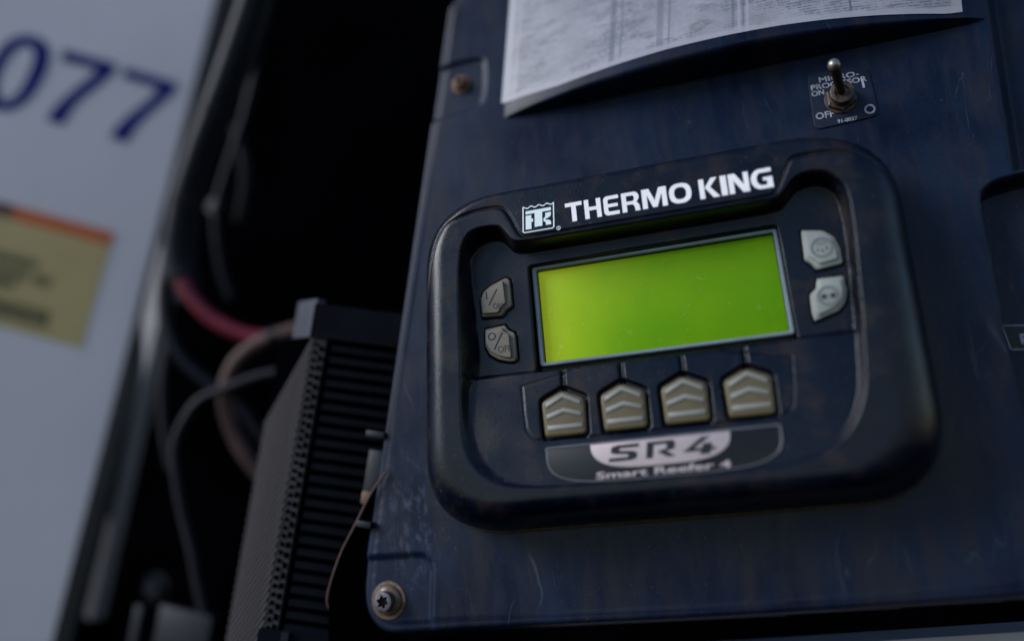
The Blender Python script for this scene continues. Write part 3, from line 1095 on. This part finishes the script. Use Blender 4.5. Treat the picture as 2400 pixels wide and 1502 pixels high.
EXT = [('T', 41.5, 49.8), ('H', 50.9, 59.0), ('E', 60.3, 67.7), ('R', 69.1, 77.6), ('M', 78.8, 90.5), ('O', 91.6, 101.9), ('K', 105.6, 114.6), ('I', 115.4, 118.2), ('N', 119.0, 128.1), ('G', 129.0, 138.5)]
TW = 39.12
for ch, a, bb in EXT:
    lay('brand_letter', flat(GL[ch]), (a, 34.5), (bb - a, 0), (0, 9.8), TW, M['white'], ctl, 0.22)

# emblem: a stamp-like frame round three bold strokes
def em(x, y):                       # unit square -> slightly slanted cell
    return (19.2 + 16.1 * x + 1.0 * y, 32.8 + 13.8 * y)


top = [(x, .93 - .058 * math.cos(2 * math.pi * x * 4.0 + .0) * 1.0 + .03) for x in np.linspace(.0, 1, 41)]
top = [(x, .965 + .032 * math.cos(2 * math.pi * (x * 4.0 - .1))) for x in np.linspace(0, 1, 49)]
outer = [(0, .05), (.05, 0), (.95, 0), (1, .05)] + top[::-1]
inner = [(.036, .06), (.06, .036), (.94, .036), (.964, .06)] + [(min(max(x, .036), .964), y - .042) for x, y in top[::-1]]
lay('emblem_frame', flat([[em(*p) for p in outer], [em(*p) for p in inner]]), (0, 0), (1, 0), (0, 1), TW, M['mint'], ctl, .2)
for g in ([(.10, .69), (.10, .81), (.90, .81), (.90, .69), (.625, .69), (.625, .17), (.385, .17), (.385, .69)],
          [(.10, .64), (.28, .64), (.28, .50), (.335, .50), (.335, .38), (.28, .38), (.28, .12), (.10, .12)],
          [(.72, .63), (.90, .63), (.90, .54), (.87, .47), (.80, .43), (.72, .40), (.72, .37), (.80, .36), (.87, .32), (.90, .25), (.90, .17), (.735, .17), (.735, .27), (.715, .30), (.665, .32), (.665, .44), (.70, .46), (.72, .50)]):
    lay('emblem_stroke', flat([[em(*p) for p in g]]), (0, 0), (1, 0), (0, 1), TW, M['mint'], ctl, .2)
lay('registered_mark', flat([circ(37.3, 32.5, 1.05, 20), circ(37.3, 32.5, .82, 20)]), (0, 0), (1, 0), (0, 1), TW, M['mint'], ctl, .2)
lay_text('registered_mark', 'R', 37.0, 31.95, 1.1, M['mint'], ctl, TW, bold=.01)


# ------------------------------------------------------------------ the truck body behind: pale wall with number and decal
B_UP = Vector((math.sin(rad(14.5)), math.cos(rad(14.5)), 0))
_r = Vector((math.cos(rad(14.5)), -math.sin(rad(14.5)), 0))
BETA = rad(27)
B_RT = _r * math.cos(BETA) - Vector((0, 0, 1)) * math.sin(BETA)        # along the wall, to the right and inwards
B_N = B_RT.cross(B_UP)
B_O = Vector((-343.8, 79.1, -133.8))                                              # a point on the wall's right edge


def B(s, t, h=0.0):
    """wall millimetres: s to the left of its right edge, t up, h proud"""
    return tuple(B_O - B_RT * s + B_UP * t + B_N * h)


def wall_prism(name, loops, h0, h1, mat, parent):
    vs, fs = flat(loops)
    return mesh(name, [B(x, y, h1 if z > 0 else h0) for x, y, z in vs], fs, mat, parent, False)


wall = thing('trailer_wall', 'pale painted trailer wall at the left carrying dark blue digits', 'wall', B(200, -300))
wall_prism('wall_panel', [[(0, -520), (700, -520), (700, 600), (0, 600)]], -20, 0, M['wall'], wall)
wall_prism('edge_trim', [[(-4, -520), (9, -520), (9, 600), (-4, 600)]], -14, 4, M['seal'], wall)
DIG7 = [(117.3, 211.5), (74.5, 209.9), (73.9, 205.0), (74.8, 201.5), (83.1, 188.2), (93.2, 173.8), (99.2, 161.3), (101.9, 147.2), (115.4, 147.8), (112.9, 157.8), (107.0, 170.2), (98.1, 184.2), (90.6, 195.4), (88.5, 201.1), (117.0, 201.4)]
DIG7B = [(66.7, 208.5), (23.3, 205.8), (22.8, 201.3), (23.6, 197.1), (32.3, 183.6), (40.8, 170.3), (47.1, 157.7), (50.2, 144.0), (64.4, 144.8), (61.1, 156.1), (55.1, 167.3), (46.4, 179.3), (40.1, 189.5), (37.8, 197.4), (66.7, 199.0)]
wall_prism('digit', [DIG7], 0, .6, M['navy'], wall)
wall_prism('digit', [DIG7B], 0, .6, M['navy'], wall)
wall_prism('digit', [chaikin([(149.0, 216.9), (135.7, 217.3), (126.6, 208.0), (125.0, 192.7), (128.1, 173.8), (134.1, 158.1), (144.7, 147.8), (157.6, 147.0), (166.5, 156.1), (169.0, 178.4), (164.8, 200.2), (158.7, 211.0)], 2), chaikin([(148.6, 206.5), (142.9, 208.1), (138.4, 203.5), (137.4, 190.7), (139.4, 174.7), (142.9, 162.3), (148.0, 156.5), (153.6, 156.9), (158.1, 165.9), (159.1, 178.5), (156.4, 193.4), (153.1, 202.1)], 2)], 0, .6, M['navy'], wall)

decal = thing('warning_decal', 'yellow notice decal with an orange header stuck on the pale wall', 'decal', B(*(43.8, -31.8)))
DC = [(41.8, 66.3), (43.8, -31.8), (179.4, -20.3), (180.6, 76.1)]                      # corners: top right, bottom right, bottom left, top left
wall_prism('decal_sheet', [DC], 0.0, .5, M['yellow'], decal)


def dq(x, y):                       # across from the right edge, down from the top (0..1)
    a, b_, c_, d_ = (Vector(p) for p in DC)
    return tuple((a * (1 - x) + d_ * x) * (1 - y) + (b_ * (1 - x) + c_ * x) * y)


wall_prism('decal_header', [[dq(0, 0), dq(.56, 0), dq(.56, .115), dq(0, .115)]], .5, .8, M['orange'], decal)
wall_prism('decal_header', [[dq(.56, 0), dq(1, 0), dq(1, .115), dq(.56, .115)]], .5, .8, M['maroon'], decal)
RR = random.Random(3)
strokes_v, strokes_f = [], []
for y, x0, h in ((.40, .36, .085), (.51, .26, .085), (.61, .45, .08), (.78, .22, .15)):
    x = x0
    while x < .99:
        wv = RR.uniform(.012, .022)
        if RR.random() < .9:
            q = [dq(x, y), dq(x + wv, y), dq(x + wv, y + h * RR.uniform(.8, 1)), dq(x, y + h)]
            n0 = len(strokes_v)
            strokes_v += [B(p[0], p[1], .75) for p in q] + [B(p[0], p[1], .5) for p in q]
            strokes_f += [(n0, n0 + 1, n0 + 2, n0 + 3)] + [(n0 + i, n0 + (i + 1) % 4, n0 + 4 + (i + 1) % 4, n0 + 4 + i) for i in range(4)]
        x += wv + RR.uniform(.008, .014)
pr_ = mesh('decal_print', strokes_v, strokes_f, M['decalink'], decal, False)
pr_['kind'] = 'stuff'

# pale door rail just inside the wall's edge, and the dark frame behind everything
rail = tag(mesh('door_rail', *([(-209.9, 339.3, -91.4), (-223.9, 345.3, -91.4), (-223.9, 345.3, -105.4), (-209.9, 339.3, -105.4), (-235.3, 279.9, -100.1), (-249.1, 286.5, -100.1), (-249.1, 286.5, -114.1), (-235.3, 279.9, -114.1), (-265.7, 221.2, -107.3), (-279.3, 228.0, -107.3), (-279.3, 228.0, -121.3), (-265.7, 221.2, -121.3), (-292.1, 165.8, -114.8), (-305.9, 172.2, -114.8), (-305.9, 172.2, -128.8), (-292.1, 165.8, -128.8), (-316.3, 110.4, -122.8), (-330.5, 116.0, -122.8), (-330.5, 116.0, -136.8), (-316.3, 110.4, -136.8), (-345.8, 31.4, -135.5), (-360.2, 36.8, -135.5), (-360.2, 36.8, -149.5), (-345.8, 31.4, -149.5), (-381.0, -64.2, -151.0), (-395.4, -58.8, -151.0), (-395.4, -58.8, -165.0), (-381.0, -64.2, -165.0), (-414.9, -155.1, -165.7), (-429.3, -149.7, -165.7), (-429.3, -149.7, -179.7), (-414.9, -155.1, -179.7)], [(0, 1, 5, 4), (1, 2, 6, 5), (2, 3, 7, 6), (3, 0, 4, 7), (4, 5, 9, 8), (5, 6, 10, 9), (6, 7, 11, 10), (7, 4, 8, 11), (8, 9, 13, 12), (9, 10, 14, 13), (10, 11, 15, 14), (11, 8, 12, 15), (12, 13, 17, 16), (13, 14, 18, 17), (14, 15, 19, 18), (15, 12, 16, 19), (16, 17, 21, 20), (17, 18, 22, 21), (18, 19, 23, 22), (19, 16, 20, 23), (20, 21, 25, 24), (21, 22, 26, 25), (22, 23, 27, 26), (23, 20, 24, 27), (24, 25, 29, 28), (25, 26, 30, 29), (26, 27, 31, 30), (27, 24, 28, 31), (0, 1, 2, 3), (28, 29, 30, 31)]), M['rail'], None, False), 'narrow grey rail running down beside the black edge of the pale wall', 'rail')
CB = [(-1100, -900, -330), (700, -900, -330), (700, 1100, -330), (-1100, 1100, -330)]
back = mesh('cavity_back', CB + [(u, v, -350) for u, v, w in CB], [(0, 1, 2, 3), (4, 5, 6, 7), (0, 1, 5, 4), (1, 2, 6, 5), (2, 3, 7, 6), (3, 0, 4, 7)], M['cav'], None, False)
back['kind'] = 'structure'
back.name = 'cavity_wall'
sill = tag(mesh('lower_rail', *([(-3.3, -177.9, -45.0), (257.7, -171.2, -45.0), (244.4, -230.0, -45.0), (-31.2, -229.8, -45.0), (-3.3, -177.9, -75.0), (257.7, -171.2, -75.0), (244.4, -230.0, -75.0), (-31.2, -229.8, -75.0)], [(0, 1, 2, 3), (4, 5, 6, 7), (0, 1, 5, 4), (1, 2, 6, 5), (2, 3, 7, 6), (3, 0, 4, 7)]), M['rail'], None, False), 'pale painted rail showing under the lower right edge of the cover', 'rail')
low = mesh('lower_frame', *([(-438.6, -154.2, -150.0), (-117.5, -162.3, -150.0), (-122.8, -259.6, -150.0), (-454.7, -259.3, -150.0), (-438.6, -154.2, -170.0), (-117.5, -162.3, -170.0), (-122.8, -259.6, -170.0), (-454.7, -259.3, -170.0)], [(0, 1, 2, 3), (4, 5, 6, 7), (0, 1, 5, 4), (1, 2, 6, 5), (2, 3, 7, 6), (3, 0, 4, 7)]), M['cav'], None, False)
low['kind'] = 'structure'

# ------------------------------------------------------------------ radiator coil beside the cover
C_UP = Vector((37.7, 160.7, 6.1)).normalized()
C_RT = Vector((C_UP.y, -C_UP.x, 0)).normalized()
C_N = C_RT.cross(C_UP).normalized()
C_T = Vector((-114.7, 5.4, 5.8))
coil = thing('radiator_coil', 'dusty ribbed radiator core standing in the gap left of the cover', 'radiator', tuple(C_T - C_UP * 180))
# directions of the two visible faces
f_r = (C_RT * 0.97 - C_N * 0.24).normalized()
f_l = (-C_RT * math.cos(rad(38)) - C_N * math.sin(rad(38))).normalized()
n_l = C_UP.cross(f_l).normalized()
if n_l.z < 0:
    n_l = -n_l
n_r = f_r.cross(C_UP).normalized()
if n_r.z < 0:
    n_r = -n_r
LEN = 230


def slab(name, a, e1, l1, e2, l2, nrm, th, mat, parent):
    """a slab with one corner at a, extending along e1 and e2, th thick behind its face"""
    a = Vector(a)
    c = a + e1 * (l1 / 2) + e2 * (l2 / 2) - nrm * (th / 2)
    e2o = (e2 - e1 * e2.dot(e1)).normalized()
    return box(name, c, (e1, e2o, nrm), (l1, l2, th), mat, parent)


top = C_T
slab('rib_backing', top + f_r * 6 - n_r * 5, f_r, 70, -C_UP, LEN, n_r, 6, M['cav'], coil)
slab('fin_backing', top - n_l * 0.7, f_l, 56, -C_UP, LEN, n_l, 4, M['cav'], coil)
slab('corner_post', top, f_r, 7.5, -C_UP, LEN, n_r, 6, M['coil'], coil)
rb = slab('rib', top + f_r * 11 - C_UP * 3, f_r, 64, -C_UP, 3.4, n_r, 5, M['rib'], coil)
for i in range(1, 34):
    copy_part(rb, coil, tuple(-C_UP * (6.6 * i)))
# fins run slanting down across the left face
sl_dir = (f_l * 0.72 - C_UP * 0.69).normalized()
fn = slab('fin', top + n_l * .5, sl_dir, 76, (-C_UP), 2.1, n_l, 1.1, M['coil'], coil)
for i in range(1, 48):
    copy_part(fn, coil, tuple(-C_UP * (4.8 * i)))
dot = box('tube_end', top + f_r * 2.2 - C_UP * 4 + n_r * .4, (f_r, C_UP, n_r), (2.0, 2.4, 1.0), M['cav'], coil, .4)
for i in range(1, 48):
    copy_part(dot, coil, tuple(-C_UP * (4.4 * i)))
hole = box('tube_end', top + f_r * 5.6 - C_UP * 6 + n_r * .4, (f_r, C_UP, n_r), (2.2, 3.2, 1.0), M['cav'], coil, .4)
for i in range(1, 40):
    copy_part(hole, coil, tuple(-C_UP * (5.4 * i)))
gp = ([(-71.6, -63.0, -1.8), (-86.0, -84.4, -0.3), (-94.4, -98.2, 0.4), (-102.8, -112.9, 2.0), (-109.3, -126.6, 1.2), (-112.3, -140.6, -0.5), (-115.1, -163.3, -4.6), (-80.6, -166.1, -14.3), (-74.0, -105.3, -5.7), (-71.6, -63.0, -3.8), (-86.0, -84.4, -2.3), (-94.4, -98.2, -1.6), (-102.8, -112.9, 0.0), (-109.3, -126.6, -0.8), (-112.3, -140.6, -2.5), (-115.1, -163.3, -6.6), (-80.6, -166.1, -16.3), (-74.0, -105.3, -7.7)], [(0, 1, 2, 3, 4, 5, 6, 7, 8), (9, 10, 11, 12, 13, 14, 15, 16, 17), (0, 1, 10, 9), (1, 2, 11, 10), (2, 3, 12, 11), (3, 4, 13, 12), (4, 5, 14, 13), (5, 6, 15, 14), (6, 7, 16, 15), (7, 8, 17, 16), (8, 0, 9, 17)])
mesh('guard_plate', *gp, M['cav'], coil, False)
# cap over the core
capc = top + C_UP * 9
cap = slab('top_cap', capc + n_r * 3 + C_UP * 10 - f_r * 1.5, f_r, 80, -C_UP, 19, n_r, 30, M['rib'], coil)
slab('top_cap', capc + n_l * 1.5 + C_UP * 13, f_l, 30, -C_UP, 22, n_l, 5, M['litcap'], coil)  # left face of the cap, its lit tone painted in as a paler colour
# lower tank
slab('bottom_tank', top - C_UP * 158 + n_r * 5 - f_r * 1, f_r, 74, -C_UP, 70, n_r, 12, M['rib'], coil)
slab('tank_strap', top - C_UP * 157 + n_r * 7 + f_r * 12, f_r, 4, -C_UP, 70, n_r, 4, M['bracket'], coil)


# ------------------------------------------------------------------ cables, hoses, brackets
def cable(name, pts, r, mat, label, cat='cable'):
    return tag(tube(name, spline(pts), r, M[mat], None, 12), label, cat)


CABLES = [('wiring_loom', [(-182.7, 308.2, -47.4), (-198.1, 275.4, -51.8), (-215.5, 239.7, -56.5), (-232.5, 207.1, -60.5), (-249.4, 174.4, -64.5), (-262.9, 144.6, -68.7), (-271.8, 114.4, -74.2), (-272.4, 92.8, -79.6), (-266.9, 73.8, -86.0)], 8.5, 'cable', 'thick black wiring loom hanging down the left side of the dark gap', 'cable'), ('wiring_loom', [(-181.6, 311.6, -62.8), (-200.3, 268.7, -68.9), (-217.7, 235.3, -73.1), (-236.6, 201.9, -76.7), (-252.6, 171.5, -80.4), (-265.2, 140.8, -85.1), (-273.4, 109.8, -90.9), (-273.7, 81.3, -98.2)], 6.5, 'cable', 'second black loom strand running close behind the thick loom', 'cable'), ('wiring_loom', [(-220.9, 242.4, -77.8), (-242.1, 205.6, -81.8), (-261.7, 175.1, -84.6), (-277.0, 144.3, -88.6), (-290.9, 113.3, -92.9), (-299.6, 82.0, -98.8), (-301.9, 50.1, -106.4)], 5.6, 'cable', 'black loom strand curving down the left of the thick loom beside the rail', 'cable'), ('red_sleeve', [(-267.8, 86.4, -77.1), (-260.9, 70.6, -83.0), (-249.3, 56.4, -89.7), (-232.6, 45.3, -96.9), (-216.6, 40.3, -102.4), (-200.3, 41.5, -106.3)], 5.6, 'red', 'bright red sleeve on the lower end of the black loom', 'sleeve'), ('coolant_hose', [(-182.6, 40.5, -95.2), (-200.9, 36.6, -91.4), (-216.7, 30.4, -88.9), (-230.1, 19.6, -88.3), (-238.2, 3.8, -90.2), (-239.7, -17.0, -95.2), (-233.9, -38.4, -102.2), (-220.7, -60.3, -111.3), (-202.8, -79.7, -121.0)], 5.8, 'browncable', 'dusty brown hose looping beside the radiator core', 'hose'), ('cable', [(-216.2, 337.1, -84.4), (-219.8, 277.0, -99.0), (-234.7, 231.2, -106.9), (-256.1, 186.0, -113.0), (-269.1, 153.5, -118.0), (-271.5, 113.5, -127.8), (-267.1, 86.3, -135.9)], 3.1, 'cable', 'thin black cable hanging behind the loom', 'cable'), ('cable', [(-277.5, 111.8, -84.0), (-288.5, 93.8, -85.8), (-292.5, 65.8, -92.0), (-286.6, 37.1, -100.9), (-270.8, 16.9, -110.3), (-248.8, -3.7, -121.3), (-233.8, -30.1, -132.1), (-212.3, -53.8, -143.8)], 4.2, 'cable', 'black cable sagging under the red sleeve', 'cable'), ('cable', [(-297.2, 55.7, -104.0), (-305.8, 30.8, -108.2), (-311.6, -0.7, -114.8), (-312.2, -23.0, -120.4), (-311.0, -45.5, -126.6)], 3.3, 'greycable', 'bluish grey cable running straight down beside the rail', 'cable'), ('cable', [(-175.8, 9.7, -94.3), (-196.1, 10.2, -88.9), (-212.4, 8.0, -85.2), (-229.1, 3.1, -82.1), (-250.5, -3.9, -78.3), (-264.1, -17.5, -78.3), (-273.0, -34.4, -80.4), (-274.9, -56.2, -85.5), (-274.0, -82.7, -92.6), (-271.6, -106.4, -99.3), (-270.9, -129.9, -105.6), (-269.0, -153.5, -112.2)], 3.0, 'greycable', 'long grey cable curving down past the radiator core to the bracket', 'cable'), ('cable', [(-257.4, 244.7, -108.2), (-248.4, 213.3, -118.7), (-247.7, 182.6, -126.8), (-257.5, 149.3, -132.8)], 4.2, 'cable', 'short black cable crossing the back of the gap', 'cable'), ('control_rod', [(-74.9, -73.1, 2.9), (-84.7, -84.5, 2.5), (-93.9, -98.2, 1.4), (-103.8, -112.9, 0.1), (-110.8, -126.8, -1.6), (-114.4, -136.5, -3.2), (-113.5, -142.6, -5.0)], 0.7, 'browncable', 'thin rusty rod bent beside the left edge of the cover', 'rod')]
for name, pts, r, mat, label, cat in CABLES:
    cable(name, pts, r, mat, label, cat)
loom = bpy.data.objects['wiring_loom']
for a, b_, rr in [((-232.5, 207.1, -60.5), (-249.4, 174.4, -64.5), 8.5), ((-262.9, 144.6, -68.7), (-271.8, 114.4, -74.2), 8.5), ((-272.4, 92.8, -79.6), (-266.9, 73.8, -86.0), 8.5)]:
    d_ = (Vector(b_) - Vector(a)).normalized()
    lathe('cable_tie', a, [(rr, -2.2), (rr + 1.0, -1.6), (rr + 1.0, 1.6), (rr, 2.2)], M['greycable'], loom, 20, d_)
hose = bpy.data.objects['coolant_hose']
for a, b_, rr in [((-200.9, 36.6, -91.4), (-216.7, 30.4, -88.9), 5.8), ((-238.2, 3.8, -90.2), (-239.7, -17.0, -95.2), 5.8)]:
    d_ = (Vector(b_) - Vector(a)).normalized()
    lathe('hose_clamp', a, [(rr, -3), (rr + .8, -2.6), (rr + .8, 2.6), (rr, 3)], M['bracket'], hose, 20, d_)
for at, r, label in [((-268.3, 159.2, -116.8), 5.0, 'small bright bolt head in the dark gap behind the loom'), ((-355.6, -132.9, -169.5), 7.5, 'grey bolt head low in the dark gap beside the bracket')]:
    o = thing('hex_bolt', label, 'bolt', at)
    lathe('washer', at, [(r * 1.5, 0), (r * 1.5, r * .25), (r, r * .3)], M['bracket'], o, 24)
    lathe('head', (at[0], at[1], at[2] + r * .25), [(r, 0), (r, r * .7), (r * .8, r * .85)], M['bracket'], o, sides=6)
for name, c, size, mat, label in [('mounting_bracket', (-285.5, -166.9, -111.3), (44, 42, 8), 'bracket', 'square steel bracket at the bottom of the dark gap'), ('angle_strip', (-324.3, -162.5, -110.7), (7, 44, 8), 'bracket', 'narrow worn strip standing left of the square bracket'), ('clip_peg', (-81.0, -52.4, -0.8), (11, 3.5, 6), 'bracket', 'upper grey peg sticking out behind the left edge of the cover'), ('clip_peg', (-88.5, -99.2, 1.8), (9, 3.5, 6), 'bracket', 'lower grey peg sticking out behind the left edge of the cover'), ('hinge_plate', (-86.5, -75.1, -7.4), (10, 30, 4), 'bracket', 'small grey plate behind the left edge of the cover'), ('rusty_stud', (-88.9, -85.4, -3.1), (6, 7, 5), 'allrust', 'orange rusted stud on the small grey plate')]:
    tag(box(name, c, (C_RT, C_UP, C_N), size, M[mat], None, min(size) * .15), label, name.split('_')[-1])
